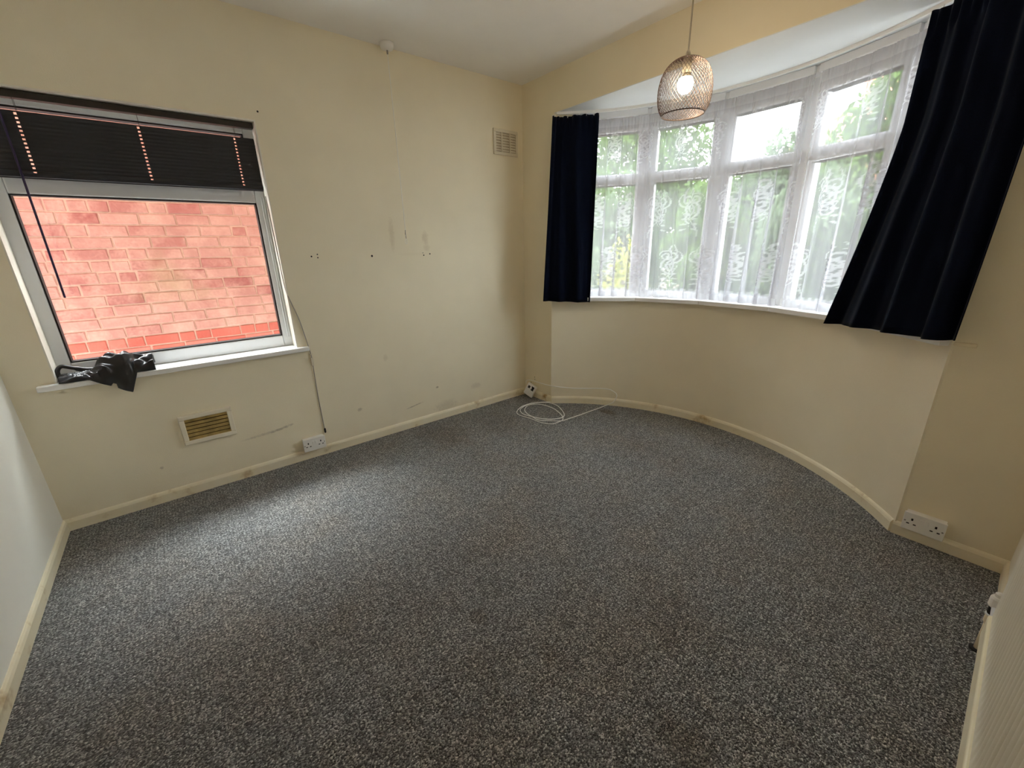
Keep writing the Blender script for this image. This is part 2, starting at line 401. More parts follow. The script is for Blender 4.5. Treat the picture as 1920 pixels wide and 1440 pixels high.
# ------------------------------------------------------------------ side window (window_1)
w1 = S(empty('window_1'), 'white framed side window facing the neighbouring brick wall', 'window')
XA, XB = -.165, -.10
def frame_bar(y0, y1, z0, z1, name, par, mat='upvc_grey', x0=XA, x1=XB, bev=.006):
    return MB().box((x0, y0, z0), (x1, y1, z1)).build(name, M[mat], par, bevel=bev)
frame_bar(WY0, -2.830, .745, WZ1, 'stile', w1); frame_bar(-1.895, WY1, .745, WZ1, 'stile', w1)
frame_bar(-2.830, -1.895, .745, .812, 'bottom_rail', w1, 'upvc'); frame_bar(-2.830, -1.895, 1.568, 1.645, 'transom', w1); frame_bar(-2.830, -1.895, 1.91, WZ1, 'top_rail', w1)
for z0, z1 in ((.812, 1.568), (1.645, 1.91)):
    g = MB()
    for (a, b, c, d) in ((-2.830, -2.824, z0, z1), (-1.901, -1.895, z0, z1), (-2.824, -1.901, z0, z0 + .006), (-2.824, -1.901, z1 - .006, z1)): g.box((-.150, a, c), (-.104, b, d))
    g.build('glazing_gasket', M['black'], w1)
    MB().box((-.138, -2.829, z0 + .001), (-.130, -1.896, z1 - .001)).build('pane', M['glass'], w1)
MB().prism([(-.17, WY0), (-.17, WY1), (.0005, WY1), (.0005, -1.786), (.036, -1.786), (.036, -2.945), (.0005, -2.945), (.0005, WY0)][::-1], .7185, .745).build('sill', M['sill'], w1, bevel=.004)
MB().box((-.10, WY0, .745), (.0015, WY0 + .006, WZ1)).build('reveal_lining', M['reveal'], w1)
MB().box((-.10, WY1 - .006, .745), (.0015, WY1, WZ1)).build('reveal_lining', M['reveal'], w1)
MB().box((-.10, WY0 + .006, WZ1 - .006), (.0015, WY1 - .006, WZ1)).build('reveal_lining', M['reveal'], w1)
for k in range(2):
    MB().tube([(-.096, -1.868 + .010 * k, .80), (-.096, -1.868 + .010 * k, 1.60)], .0035, 6).build('frame_bead', M['upvc'], w1)

# black venetian blind, closed and half drawn
vb = tag(empty('venetian_blind'), 'black closed venetian blind covering the top of the side window', 'blind')
MB().box((-.062, -2.872, 1.925), (-.028, -1.853, 1.952)).build('headrail', M['brownrail'], vb, bevel=.002)
CY3 = (-2.716, -2.330, -1.947)
def slat_mesh():
    m = MB(); N = 5; wd = .0255
    ys = [-2.868]
    for c in CY3: ys += [c - .0045, c + .0045]
    ys += [-1.858]
    us = [-.5, -.26, .26, .5]
    def P(y, u): return (.0035 * (1 - 4 * u * u), y, u * wd)
    uu = [-.5, -.32, -.2, .2, .32, .5]
    for i in range(len(ys) - 1):
        is_hole = i % 2 == 1
        for j in range(len(uu) - 1):
            if is_hole and j == 2: continue
            m.add([P(ys[i], uu[j]), P(ys[i + 1], uu[j]), P(ys[i + 1], uu[j + 1]), P(ys[i], uu[j + 1])], [(0, 1, 2, 3)])
    me_o = m.build('slat', M['slatblind']); return me_o
sl0 = slat_mesh(); NS = 16
for i in range(NS):
    s_ = sl0 if i == 0 else sl0.copy()
    if i: COL.objects.link(s_)
    s_.parent = vb; s_.location = (-.040, 0, 1.868 - i * .0155)
    s_.rotation_euler = (0, rad(-14), 0)
    if i == 14: s_.rotation_euler = (rad(.25), rad(-34), 0); s_.location = (-.038, 0, 1.868 - i * .0155 + .004)
md = sl0.modifiers.new('thin', 'SOLIDIFY'); md.thickness = .0006
MB().box((-.052, -2.868, 1.628), (-.028, -1.858, 1.640)).build('bottom_rail', M['slatblind'], vb, bevel=.002)
for c in CY3:
    for dx in (-.054, -.0265): MB().tube([(dx, c + .006, 1.634), (dx, c + .006, 1.93)], .0007, 4).build('ladder_cord', M['cord'], vb)
MB().tube([(-.022, -2.757, 1.93), (-.022, -2.757, 1.62), (-.020, -2.758, 1.40), (-.020, -2.759, 1.126)], .0042, 8).build('tilt_wand', M['wand'], vb)

# ------------------------------------------------------------------ bay window (window_2)
w2 = S(empty('window_2'), 'white five-light bay window on a curve behind net curtains', 'window')
ANG = [-46.0, -26.1, -7.4, 11.3, 29.4, 47.0]; RW = 1.535
ZB, ZT = .912, HS
for a in ANG:
    p = Vector(arc(a, RW, 0)); nrm = Vector((sin(rad(a)), cos(rad(a)), 0))
    MB().bar(p + Vector((0, 0, ZB)), p + Vector((0, 0, ZT)), .062, .050, up=(cos(rad(a)), -sin(rad(a)), 0)).build('mullion', M['upvc'], w2, bevel=.004)
for i in range(5):
    P0, P1 = Vector(arc(ANG[i], RW, 0)), Vector(arc(ANG[i + 1], RW, 0)); d = (P1 - P0).normalized()
    q0, q1 = P0 + d * .02, P1 - d * .02
    def Z(p, z): return p + Vector((0, 0, z))
    def rail(name, za, zb, dp=.07): MB().bar(Z(q0, (za + zb) / 2), Z(q1, (za + zb) / 2), dp, zb - za).build(name, M['upvc'], w2, bevel=.005)
    rail('bottom_rail', ZB, .958); rail('transom', 1.716, 1.785, .085); rail('top_rail', 2.055, 2.150); rail('head_board', 2.148, ZT, .105)
    for pa, dd in ((q0, d), (q1, -d)):
        c = pa + dd * .026
        MB().bar(Z(c, .95), Z(c, 2.06), .046, .052, up=d).build('stile', M['upvc'], w2, bevel=.005)
    g0, g1 = q0 + d * .05, q1 - d * .05
    for za, zb in ((.955, 1.718), (1.783, 2.057)):
        MB().bar(Z(g0, (za + zb) / 2), Z(g1, (za + zb) / 2), .006, zb - za).build('pane', M['glass'], w2)
        gk = MB(); 
        for zz in (za + .004, zb - .004): gk.bar(Z(g0, zz), Z(g1, zz), .05, .006)
        gk.build('glazing_gasket', M['cord'], w2)
SA = [-AE + .2] + ANG[1:5] + [AE - .2]
for i in range(5):
    a0, a1 = SA[i] , SA[i + 1]
    poly = [arc(a0, 1.402), arc(a1, 1.402), arc(a1, 1.58), arc((a0 + a1) / 2, 1.60), arc(a0, 1.58)]
    MB().prism(poly, .884, .9125).build('sill', M['sill'], w2, bevel=.003)
MB().box((2.622, -.014, .890), (2.686, .002, .906)).build('sill_end', M['pipe'], w2, bevel=.004)

# curtain track under the soffit
tr = MB().ring(-AE + .5, AE - .5, 1.398, 1.412, HS - .016, HS, 60).build('curtain_track', M['white'])
tag(tr, 'slim white curtain track bent along the bay soffit', 'track')

# ------------------------------------------------------------------ curtains
def fabric(name, top, bot, ztop, zbot, nf, amp, mat, parent=None, nu=160, nv=40, thick=.003, phase=0., heading=True, shape=None):
    """hanging cloth between a plan poly-line at the top and one at the bottom"""
    T, B = spline([(*p, 0) for p in top], 20), spline([(*p, 0) for p in bot], 20)
    def at(L, u):
        k = u * (len(L) - 1); i = min(int(k), len(L) - 2); return L[i].lerp(L[i + 1], k - i)
    v = []; f = []
    for j in range(nv + 1):
        t = j / nv
        for i in range(nu + 1):
            u = i / nu; k = t if shape is None else shape(t)
            p = at(T, u).lerp(at(B, u), k)
            e = at(T, min(1, u + .01)).lerp(at(B, min(1, u + .01)), k) - at(T, max(0, u - .01)).lerp(at(B, max(0, u - .01)), k)
            n = Vector((e.y, -e.x, 0)).normalized()
            ph = 2 * pi * nf * u + phase + 1.3 * sin(3.1 * u + 1.7 * t)
            a = amp * (.55 + .45 * t)
            off = a * sin(ph) + a * .22 * sin(2.3 * ph + 1.1)
            if heading and t < .055: off = .5 * off + .006 * sin(2 * pi * nf * 3.4 * u)
            zb = zbot(u) if callable(zbot) else zbot
            z = ztop + (zb - ztop) * t
            if heading and j == 0: z += .003 * sin(2 * pi * nf * 1.7 * u + .5)
            q = p + n * off; v.append((q.x, q.y, z))
    W = nu + 1
    for j in range(nv):
        for i in range(nu): f.append((j * W + i, j * W + i + 1, (j + 1) * W + i + 1, (j + 1) * W + i))
    o = MB().add(v, f).build(name, mat, parent, smooth=True)
    m = o.modifiers.new('thickness', 'SOLIDIFY'); m.thickness = thick
    return o
def hooks(parent, pts):
    for p in spline([(*q, 0) for q in pts], 3):
        MB().tube([(p.x, p.y, HS - .035), (p.x, p.y, HS - .0165)], .003, 6).build('curtain_hook', M['white'], parent)
cl_top = [(.365, -.03), (.40, .035), arc(-45, 1.392), arc(-39.3, 1.392)]
cl = fabric('curtain', cl_top, [(.342, -.098), (.42, -.025), arc(-45.5, 1.352), arc(-40.0, 1.355)], 2.164, lambda u: (.876 + .012 * (1 - u)), 3.2, .016, M['curtain'])
tag(cl, 'narrow navy-black curtain drawn back at the bay end near the corner vent', 'curtain', 'curtains of the bay window'); hooks(cl, cl_top)
cr_top = [arc(34.0, 1.392), arc(40, 1.39), arc(46, 1.385), (2.585, .0), (2.650, -.055)]
cr_bot = [arc(27.3, 1.375), arc(35, 1.365), arc(43, 1.35), (2.545, -.035), (2.632, -.075)]
cr = fabric('curtain', cr_top, cr_bot, 2.166, lambda u: .872 + .05 * u, 4.2, .022, M['curtain'], nu=220, phase=.8, shape=lambda t: max(0., (t - .3) / .7) ** 1.25)
tag(cr, 'wide navy-black curtain flaring at the hem beside the double socket', 'curtain', 'curtains of the bay window'); hooks(cr, cr_top)

# lace nets: the woven motif is drawn into a per-vertex density, on a fine grid
def lace_density(U, V):
    D = np.full(U.shape, .44)
    def motif(cu, cv, s, flip):
        u = (U - cu) * flip / s; v = (V - cv) / s
        out = np.zeros(U.shape)
        def curl(x, y, r0, turns, a0, wdt, grow):
            du, dv = u - x, v - y; r = np.hypot(du, dv); th = (np.arctan2(dv, du) - a0) % (2 * pi)
            best = np.full(U.shape, 9.)
            for k in range(turns + 1):
                rr = r0 + grow * (th + 2 * pi * k)
                best = np.minimum(best, np.abs(r - rr))
            lim = r0 + grow * 2 * pi * (turns + .8)
            return (best < wdt) & (r < lim)
        out[curl(.0, .10, .02, 2, .3, .030, .019)] = 1
        out[curl(.22, .38, .02, 1, 2.0, .026, .020)] = 1
        out[curl(-.20, .42, .02, 1, 4.0, .024, .016)] = 1
        out[curl(.10, -.22, .02, 1, 5.0, .024, .018)] = 1
        for k in range(7):                        # leafy sprays along a drooping stem
            a = -.25 + .16 * k; x, y = .30 - .05 * k * k / 6, -.55 + .17 * k
            e = ((u - x) * cos(a) + (v - y) * sin(a)) ** 2 / .085 ** 2 + (-(u - x) * sin(a) + (v - y) * cos(a)) ** 2 / .030 ** 2
            out[e < 1] = 1
            e = ((u + x * .8) * cos(-a) + (v - y) * sin(-a)) ** 2 / .075 ** 2 + (-(u + x * .8) * sin(-a) + (v - y) * cos(-a)) ** 2 / .028 ** 2
            out[e < 1] = .8
        for k in range(8):                        # flower
            a = k * pi / 4; e = (u + .02 - .10 * cos(a)) ** 2 + (v - .66 - .10 * sin(a)) ** 2
            out[e < .042 ** 2] = 1
        st = np.abs(u - .32 * np.sin(v * 2.6 + .3)) < .018
        out[st & (np.abs(v) < .8)] = .9
        return out
    mo = np.zeros(U.shape); step = .27
    for i in range(-1, 12):
        for jj, cv in enumerate((1.13, 1.50, 1.93)):
            cu = i * step + (step / 2 if jj % 2 else 0) + .05
            m_ = (np.abs(U - cu) < .16) & (np.abs(V - cv) < .20)
            if not m_.any(): continue
            mo = np.maximum(mo, motif(cu, cv, .20 if jj < 2 else .15, 1 if (i + jj) % 2 else -1) * m_)
    D += .36 * mo
    D[V < .958] = .62                                              # hem
    ed = (V > .958) & (V < .985) & (np.abs(((U * 40) % 1) - .5) < .27 - .0 * U); D[ed] = .72
    D[V > 2.09] = np.maximum(D[V > 2.09], .55)                     # gathered heading
    return np.clip(D, 0, .92)
def net(name, a0, a1, r, nf, amp, label, ph=0., flat=None):
    du = .0042; full = 1.22
    n = int(rad(a1 - a0) * r / du); nv = 300
    z0, z1 = .9165, 2.140
    aa = np.linspace(a0, a1, n + 1); tt = np.linspace(0, 1, nv + 1)
    A, T = np.meshgrid(aa, tt)
    k = (A - a0) / (a1 - a0)
    mod = .5 + .5 * (0.5 + .5 * np.sin(k * 9.0 + ph * 2)) ** 1.2
    phs = 2 * pi * nf * k + 1.6 * np.sin(5.3 * k + ph) + .35 * np.sin(3 * T + 9 * k)
    off = amp * mod * (.4 + .6 * (1 - T)) * (np.sin(phs) + .45 * np.sin(2.7 * phs + 1) + .25 * np.sin(6.1 * phs))
    off += np.where(T > .94, .002 * np.sin(A * 11), 0)
    shift = 1.5 * (.35 + .65 * (1 - T)) * np.sin(phs + .6) * mod
    R_ = r + off; AA = np.radians(A + shift)
    X = CX + R_ * np.sin(AA); Y = CY + R_ * np.cos(AA)
    Zc = z0 + (z1 - z0) * T + .004 * np.sin(phs) * (1 - T)
    co = np.stack([X, Y, Zc], -1).reshape(-1, 3)
    W = n + 1; idx = np.arange((nv + 1) * W).reshape(nv + 1, W)
    q = np.stack([idx[:-1, :-1], idx[:-1, 1:], idx[1:, 1:], idx[1:, :-1]], -1).reshape(-1, 4)
    me = bpy.data.meshes.new(name)
    me.vertices.add(len(co)); me.vertices.foreach_set('co', co.ravel())
    me.loops.add(q.size); me.loops.foreach_set('vertex_index', q.ravel())
    me.polygons.add(len(q)); me.polygons.foreach_set('loop_start', np.arange(0, q.size, 4)); me.polygons.foreach_set('loop_total', np.full(len(q), 4))
    me.update(); me.polygons.foreach_set('use_smooth', np.ones(len(q), bool))
    U = np.radians(A - a0) * r * full + .002 * np.sin(phs)
    at = me.attributes.new('lace', 'FLOAT', 'POINT'); at.data.foreach_set('value', lace_density(U, Zc).ravel().astype(np.float32))
    me.materials.append(M['lace']); o = bpy.data.objects.new(name, me); COL.objects.link(o)
    MB().tube([arc(a0 + (a1 - a0) * i / 24, r + .028, 2.128) for i in range(25)], .0025, 6).build('curtain_wire', M['white'], o)
    return tag(o, label, 'net curtain', 'white lace nets across the bay window')
net('net_curtain', -45.0, 12.0, 1.452, 15, .0085, 'sheer white lace net across the three bay lights near the corner vent', .4)
net('net_curtain', 13.0, 46.5, 1.448, 9, .012, 'sheer white lace net with loose edge partly behind the wide curtain', 2.1)

# ------------------------------------------------------------------ pendant lamp
LPX, LPY = 1.668, -.540
lamp = tag(empty('pendant_lamp'), 'lit pendant lamp with a copper wire-mesh dome shade', 'lamp')
MB().lathe([(.045, H), (.045, H - .012), (.02, H - .026), (.008, H - .03)], (LPX, LPY, 0), 24).build('ceiling_rose', M['white'], lamp, smooth=True)
MB().tube([(LPX, LPY, H - .02), (LPX, LPY, 2.028)], .0032, 8).build('flex', M['lampcord'], lamp)
MB().lathe([(.006, 2.040), (.009, 2.032), (.013, 2.018), (.016, 2.012)], (LPX, LPY, 0), 20).build('holder_cap', M['offwhite'], lamp, smooth=True)
MB().lathe([(.016, 2.012), (.018, 2.008), (.018, 1.972), (.015, 1.962)], (LPX, LPY, 0), 20).build('lamp_holder', M['offwhite'], lamp, smooth=True)
SH = [(.015, 2.016), (.038, 2.012), (.064, 1.999), (.085, 1.977), (.0985, 1.948), (.1055, 1.915), (.1065, 1.885), (.103, 1.855), (.096, 1.833), (.085, 1.815)]
sp = spline([(r, 0, z) for r, z in SH], 4)
mesh_w = MB(); NH = 46
for fam in (1, -1):
    for h in range(NH):
        pts = []
        for i in range(0, len(sp)):
            a = fam * i / (len(sp) - 1) * rad(100) + 2 * pi * h / NH
            pts.append((LPX + sp[i].x * cos(a), LPY + sp[i].x * sin(a), sp[i].z))
        mesh_w.tube(pts, .00075, 3, caps=False)
sh = mesh_w.build('shade', M['copper'], lamp); sh['label'] = 'copper diamond wire-mesh dome'
for r, z, t in ((.085, 1.815, .0022), (.028, 2.014, .002)):
    MB().tube([(LPX + r * cos(2 * pi * k / 40), LPY + r * sin(2 * pi * k / 40), z) for k in range(41)], t, 6).build('rim_ring', M['copper'], sh)
MB().lathe([(.013, 1.966), (.016, 1.958), (.0245, 1.9455)], (LPX, LPY, 0), 24).build('bulb_collar', M['offwhite'], lamp, smooth=True)
MB().lathe([(.024, 1.946), (.027, 1.942), (.031, 1.930), (.031, 1.918), (.026, 1.903), (.015, 1.893), (.004, 1.890)], (LPX, LPY, 0), 24).build('bulb', M['bulb'], lamp, smooth=True)

# ceiling pull switch
ps = tag(empty('pull_switch'), 'small white ceiling pull-cord switch with a long thin cord', 'switch')
MB().lathe([(.040, H), (.040, H - .012), (.034, H - .030), (.012, H - .036)], (.055, -1.085, 0), 24).build('housing', M['white'], ps, smooth=True)
MB().lathe([(.005, H - .036), (.005, H - .052), (.003, H - .056)], (.055, -1.085, 0), 10).build('cord_collar', M['greycable'], ps)
MB().tube([(.055, -1.085, H - .05), (.056, -1.083, 1.9), (.058, -1.082, 1.43), (.058, -1.085, 1.385)], .0019, 6).build('pull_cord', M['cable'], ps)
MB().tube([(.058, -1.082, 1.43), (.058, -1.084, 1.40), (.058, -1.081, 1.37)], [.0016, .003, .002], 6).build('cord_knot', M['greycable'], ps)
MB().tube(spline([(.058, -1.081, 1.372), (.058, -1.091, 1.35), (.058, -1.084, 1.335), (.058, -1.077, 1.35), (.058, -1.081, 1.372)], 5), .0013, 5).build('cord_loop', M['cable'], ps)

# ------------------------------------------------------------------ vents
def rect_frame(x0, x1, ya, yb, za, zb, wd):
    return MB().box((x0, ya, za), (x1, yb, za + wd)).box((x0, ya, zb - wd), (x1, yb, zb)).box((x0, ya, za + wd), (x1, ya + wd, zb - wd)).box((x0, yb - wd, za + wd), (x1, yb, zb - wd))
lv = tag(empty('air_vent'), 'white framed air vent with yellowed louvres under the side window', 'vent')
ya, yb, za, zb = -2.497, -2.252, .296, .466
rect_frame(0, .020, ya, yb, za, zb, .024).build('frame', M['offwhite_frame'], lv, bevel=.004)
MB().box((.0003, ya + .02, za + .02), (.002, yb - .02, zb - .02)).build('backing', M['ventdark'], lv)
for k in range(6):
    z = za + .030 + k * .0215
    MB().bar((.009, ya + .023, z), (.009, yb - .023, z), .003, .0165, up=(-.55, 0, .83)).build('louvre', M['slatyellow'], lv)
hv = tag(empty('air_vent'), 'cream slotted air vent high up beside the room corner', 'vent')
ya, yb, za, zb = -.287, -.056, 1.962, 2.134
rect_frame(0, .012, ya, yb, za, zb, .022).build('frame', M['offwhite'], hv, bevel=.003)
MB().box((.0003, ya + .02, za + .02), (.002, yb - .02, zb - .02)).build('backing', M['ventcream'], hv)
for k in range(7):
    z = za + .032 + k * .018
    MB().bar((.006, ya + .020, z), (.006, yb - .020, z), .003, .0135, up=(-.4, 0, .9)).build('louvre', M['offwhite'], hv)
for k in (1, 2):
    y = ya + (yb - ya) * k / 3; MB().box((.002, y - .005, za + .02), (.0105, y + .005, zb - .02)).build('divider', M['offwhite'], hv)

# ------------------------------------------------------------------ sockets
def socket(loc, rotz, label):
    root = tag(empty('double_socket'), label, 'socket', 'double power sockets just above the skirting')
    root.location = loc; root.rotation_euler = (0, 0, rotz)
    # local: x along wall, y out of the wall (negative = into room), z up
    MB().box((-.064, -.030, -.040), (.064, .0, .040)).build('back_box', M['white'], root, bevel=.003)
    MB().box((-.068, -.040, -.043), (.068, -.030, .043)).build('face_plate', M['white'], root, bevel=.003)
    for s in (-1, 1):
        sw = MB().box((s * .0085 - .006, -.0435, .004), (s * .0085 + .006, -.039, .024)).build('rocker_switch', M['white'], root, bevel=.001)
        c = s * .038
        for (dx, dz, wx, wz) in ((0, .012, .0034, .0055), (-.011, -.010, .0048, .0026), (.011, -.010, .0048, .0026)):
            MB().box((c + dx - wx, -.0404, dz - wz), (c + dx + wx, -.0388, dz + wz)).build('pin_hole', M['black'], root)
        MB().lathe([(.0035, -.0408), (.0035, -.039)], (s * .060, 0, 0), 10, 'y').build('screw', M['greycable'], root)
    return root
socket((2.707, 0, .101), 0, 'white double socket with painted back box beside the bay')
socket((0, -1.858, .106), pi / 2, 'white double socket below the end of a thin grey cable')

# thin cable pinned down the wall from the side window to the socket
ca = tag(empty('wall_cable'), 'thin grey cable pinned from the side window down to a black plug', 'cable')
MB().tube(spline([(-.05, -1.852, 1.60), (-.03, -1.850, 1.30), (-.008, -1.849, 1.10), (.006, -1.836, 1.02), (.006, -1.808, .909), (.008, -1.789, .775), (.008, -1.779, .697), (.006, -1.777, .635), (.005, -1.780, .402), (.005, -1.776, .18)], 6), .0026, 6).build('cord', M['greycable'], ca)
for z, y in ((.690, -1.778), (.655, -1.777), (.62, -1.777)): MB().box((0, y - .008, z - .003), (.011, y + .008, z + .003)).build('cable_clip', M['offwhite'], ca, bevel=.001)
MB().box((.0, -1.786, .618), (.012, -1.768, .668)).build('joint_block', M['offwhite'], ca, bevel=.003)
MB().lathe([(.004, .182), (.006, .178), (.0062, .158), (.004, .150)], (.008, -1.775, 0), 10).build('plug', M['black'], ca)

# telephone box hanging off in the corner and its coiled white lead
tb = tag(empty('telephone_box'), 'loose tilted white telephone box in the room corner', 'socket')
tb.location = (.125, -.050, .0745); tb.rotation_euler = (rad(-12), rad(24), rad(14))
MB().box((-.046, -.014, -.055), (.046, .014, .055)).build('case', M['white'], tb, bevel=.004)
MB().box((-.030, -.0155, .012), (-.004, -.013, .036)).build('jack_opening', M['black'], tb)
MB().box((.004, -.0155, .006), (.032, -.013, .044)).build('jack_opening', M['black'], tb)
MB().box((-.008, -.019, .012), (.010, -.013, .034)).build('jack_plug', M['white'], tb, bevel=.002)
lead = [(.060, -.045, .118), (.055, -.035, .145), (.105, -.030, .158), (.164, -.030, .160), (.30, -.02, .160), (.394, .014, .158), (.487, .110, .146), (.570, .186, .147), (.640, .241, .152), (.694, .280, .153), (.731, .304, .148), (.762, .320, .133), (.781, .331, .112), (.779, .330, .078), (.755, .318, .036), (.718, .265, .010), (.710, .176, .0045), (.705, .049, .0045), (.703, -.038, .0045), (.696, -.143, .0045),
        (.686, -.226, .0045), (.631, -.290, .006), (.561, -.348, .006), (.468, -.341, .006), (.381, -.323, .006), (.313, -.280, .006), (.269, -.205, .006), (.289, -.132, .006), (.358, -.094, .006), (.462, -.092, .006), (.562, -.124, .007), (.640, -.165, .009),
        (.690, -.215, .011), (.700, -.268, .012), (.685, -.327, .008), (.613, -.366, .006), (.525, -.374, .006), (.458, -.383, .006), (.380, -.396, .006), (.313, -.367, .006), (.252, -.264, .006), (.250, -.150, .007), (.298, -.085, .010),
        (.344, -.038, .010), (.437, -.025, .008), (.558, -.080, .008), (.635, -.140, .012), (.662, -.199, .016), (.632, -.270, .014), (.561, -.325, .013), (.469, -.357, .013), (.386, -.366, .012), (.303, -.321, .012), (.263, -.217, .012), (.274, -.130, .013), (.305, -.082, .014), (.328, -.029, .010), (.345, -.008, .010), (.362, .024, .012)]
tl = tag(empty('telephone_lead'), 'white telephone lead coiled in loose loops on the carpet', 'cable')
MB().tube(spline(lead, 6), .0034, 7).build('lead', M['cable'], tl, smooth=True)
MB().bar((.352, .006, .012), (.366, .034, .012), .012, .009).build('end_plug', M['white'], tl, bevel=.001)

# ------------------------------------------------------------------ fluted panel radiator on the pale wall
ra = tag(empty('radiator'), 'off-white fluted panel radiator on the pale wall beside the double socket', 'radiator')
RX, RY0, RY1, RZ0, RZ1 = 2.920, -2.35, -.655, .150, .760
def radiator_panel():
    nu, nz = 560, 34; v = []; f = []; rc = .055
    def sm(a, b, x): t = min(1, max(0, (x - a) / (b - a))); return t * t * (3 - 2 * t)
    for j in range(nz + 1):
        z = RZ0 + (RZ1 - RZ0) * j / nz
        for i in range(nu + 1):
            y = RY0 + (RY1 - RY0) * i / nu
            dz = max(0, RZ0 + rc - z, z - (RZ1 - rc))                    # rounded corners
            inset = rc - math.sqrt(max(0, rc * rc - dz * dz))
            y = RY0 + inset + (RY1 - RY0 - 2 * inset) * i / nu
            e = min(y - RY0, RY1 - y); w_ = sm(.035, .11, e) * sm(.085, .16, z - RZ0) * sm(.085, .16, RZ1 - z)
            fl = .5 + .5 * cos(2 * pi * y / .0345)
            hd = math.exp(-((z - RZ0 - .050) / .030) ** 2) + math.exp(-((RZ1 - z - .050) / .030) ** 2)   # header channels
            edge = max(0, 1 - e / .012) ** 2 * .012 + max(0, 1 - min(z - RZ0, RZ1 - z) / .018) ** 2 * .012
            v.append((RX + .011 * w_ * (1 - fl) - .006 * hd * sm(.01, .05, e) + edge, y, z))
    W = nu + 1
    for j in range(nz):
        for i in range(nu): f.append((j * W + i, (j + 1) * W + i, (j + 1) * W + i + 1, j * W + i + 1))
    o_ = MB().add(v, f).build('panel', M['radiator'], ra, smooth=True)
    m = o_.modifiers.new('thickness', 'SOLIDIFY'); m.thickness = .012; m.offset = -1
    return o_
M['rad_rail_lit'] = pmat('cream_rail_lightened', (.90, .83, .62), .4, .04, 8)  # cream rail, colour brightened for the light its lower edge catches
M['radiator'] = pmat('off_white_radiator_enamel', (.80, .76, .64), .38, .04, 5, .12, 240)
pan = radiator_panel()
MB().box((RX - .010, RY0 + .05, RZ0 + .002), (RX + .008, RY1 - .035, RZ0 + .082)).build('bottom_rail', M['rad_rail_lit'], ra, bevel=.007, seg=4)
for y in (RY0 + .3, RY1 - .3): MB().box((RX + .013, y - .015, .25), (LX - .001, y + .015, .68)).build('wall_bracket', M['white'], ra)
PX, PY = 2.928, -.556
MB().tube([(PX, PY, 0.0), (PX, PY, .125)], .0095, 14).build('feed_pipe', M['pipe'], ra, smooth=True)
MB().lathe([(.019, .0), (.019, .004), (.012, .007)], (PX, PY, 0), 20).build('dark_floor_ring', M['black'], ra)  # low black ring round the foot of the pipe
va = MB().lathe([(.0100, .110), (.0135, .120), (.0135, .142), (.010, .146)], (PX, PY, 0), 16).build('valve_body', M['pipe'], ra, smooth=True)
MB().tube([(PX, PY, .180), (PX, RY1 + .004, .180), (PX, RY1 - .05, .180)], .0085, 12).build('valve_tail', M['upvc_grey'], va, smooth=True)
MB().lathe([(.011, .144), (.015, .146), (.015, .150), (.011, .152)], (PX, PY, 0), 16).build('valve_ring', M['upvc_grey'], va)
MB().lathe([(.012, .150), (.013, .156), (.013, .186), (.010, .188)], (PX, PY, 0), 16).build('valve_neck', M['black'], va)
vc = MB().lathe([(.015, .180), (.018, .184), (.018, .212), (.015, .218), (.011, .220), (.011, .230), (.006, .234)], (PX, PY, 0), 20).build('valve_cap', M['white'], ra)
for k in range(10):
    a = 2 * pi * k / 10; MB().bar((PX + .018 * cos(a), PY + .018 * sin(a), .187), (PX + .018 * cos(a), PY + .018 * sin(a), .211), .003, .003).build('grip_rib', M['white'], vc)

# ------------------------------------------------------------------ crumpled black cloth on the side window sill
def cloth():
    nu, nv = 90, 60; v = []; f = []
    y0, y1 = -2.868, -2.520
    for j in range(nv + 1):
        t = j / nv
        for i in range(nu + 1):
            u = i / nu; y = y0 + (y1 - y0) * u
            _tip = math.exp(-((u - .64) / (.26 if u < .64 else .10)) ** 2)                # how far the flap hangs over the edge here
            bulge = math.exp(-((u - .62) / .30) ** 2)
            neck = math.exp(-((u - .28) / .14) ** 2)
            fan = max(0, (u - .82) / .18)
            back = -.088 + .020 * neck; edge = .038
            L_top = .124 - .02 * neck; Lh = .096 * max(0, min(1, (u - .28) / .40, (.79 - u) / .11))
            s = t * (L_top + Lh)
            hgt = (.076 * bulge + .022) * sin(pi * min(1, s / (L_top + .01))) ** .7
            hgt *= 1 - .45 * neck
            hgt += .030 * fan * abs(sin(9 * t + 2.2)) + .012 * sin(26 * u + 5 * t) * bulge * sin(pi * t) + .006 * sin(17 * t + 30 * u)
            ang = math.atan2((t - .45) * .5, u - .16)
            hgt += (.009 * sin(19 * ang + 1.0) + .005 * sin(41 * ang)) * min(1, u * 2) * sin(pi * min(1, t * 1.2)) ** .5
            if s < L_top:
                x = back + s * (.128 / L_top); z = .7475 + max(.001, hgt)
            else:
                d = s - L_top; x = .043 + .006 * sin(34 * u) * (d / .08); z = .748 - d + .0
            x += .004 * sin(22 * u + 6 * t)
            if s < L_top: x = min(x, .040)
            if x < .037 and z < .7465: z = .7465
            v.append((x, y, z))
    W = nu + 1
    for j in range(nv):
        for i in range(nu): f.append((j * W + i, j * W + i + 1, (j + 1) * W + i + 1, (j + 1) * W + i))
    return v, f
bc = tag(empty('crumpled_cloth'), 'crumpled shiny black cloth draped over the edge of the side window sill', 'cloth')
v_, f_ = cloth(); o = MB().add(v_, f_).build('drape', M['satin'], bc, smooth=True)
m_ = o.modifiers.new('thickness', 'SOLIDIFY'); m_.thickness = .002
MB().tube(spline([(-.030, -2.868, .752), (-.034, -2.872, .790), (-.040, -2.855, .812), (-.036, -2.82, .800), (-.03, -2.77, .782), (-.02, -2.70, .778)], 6), [.009] * 20 + [.012] * 11, 10).build('strap', M['satin'], bc, smooth=True)

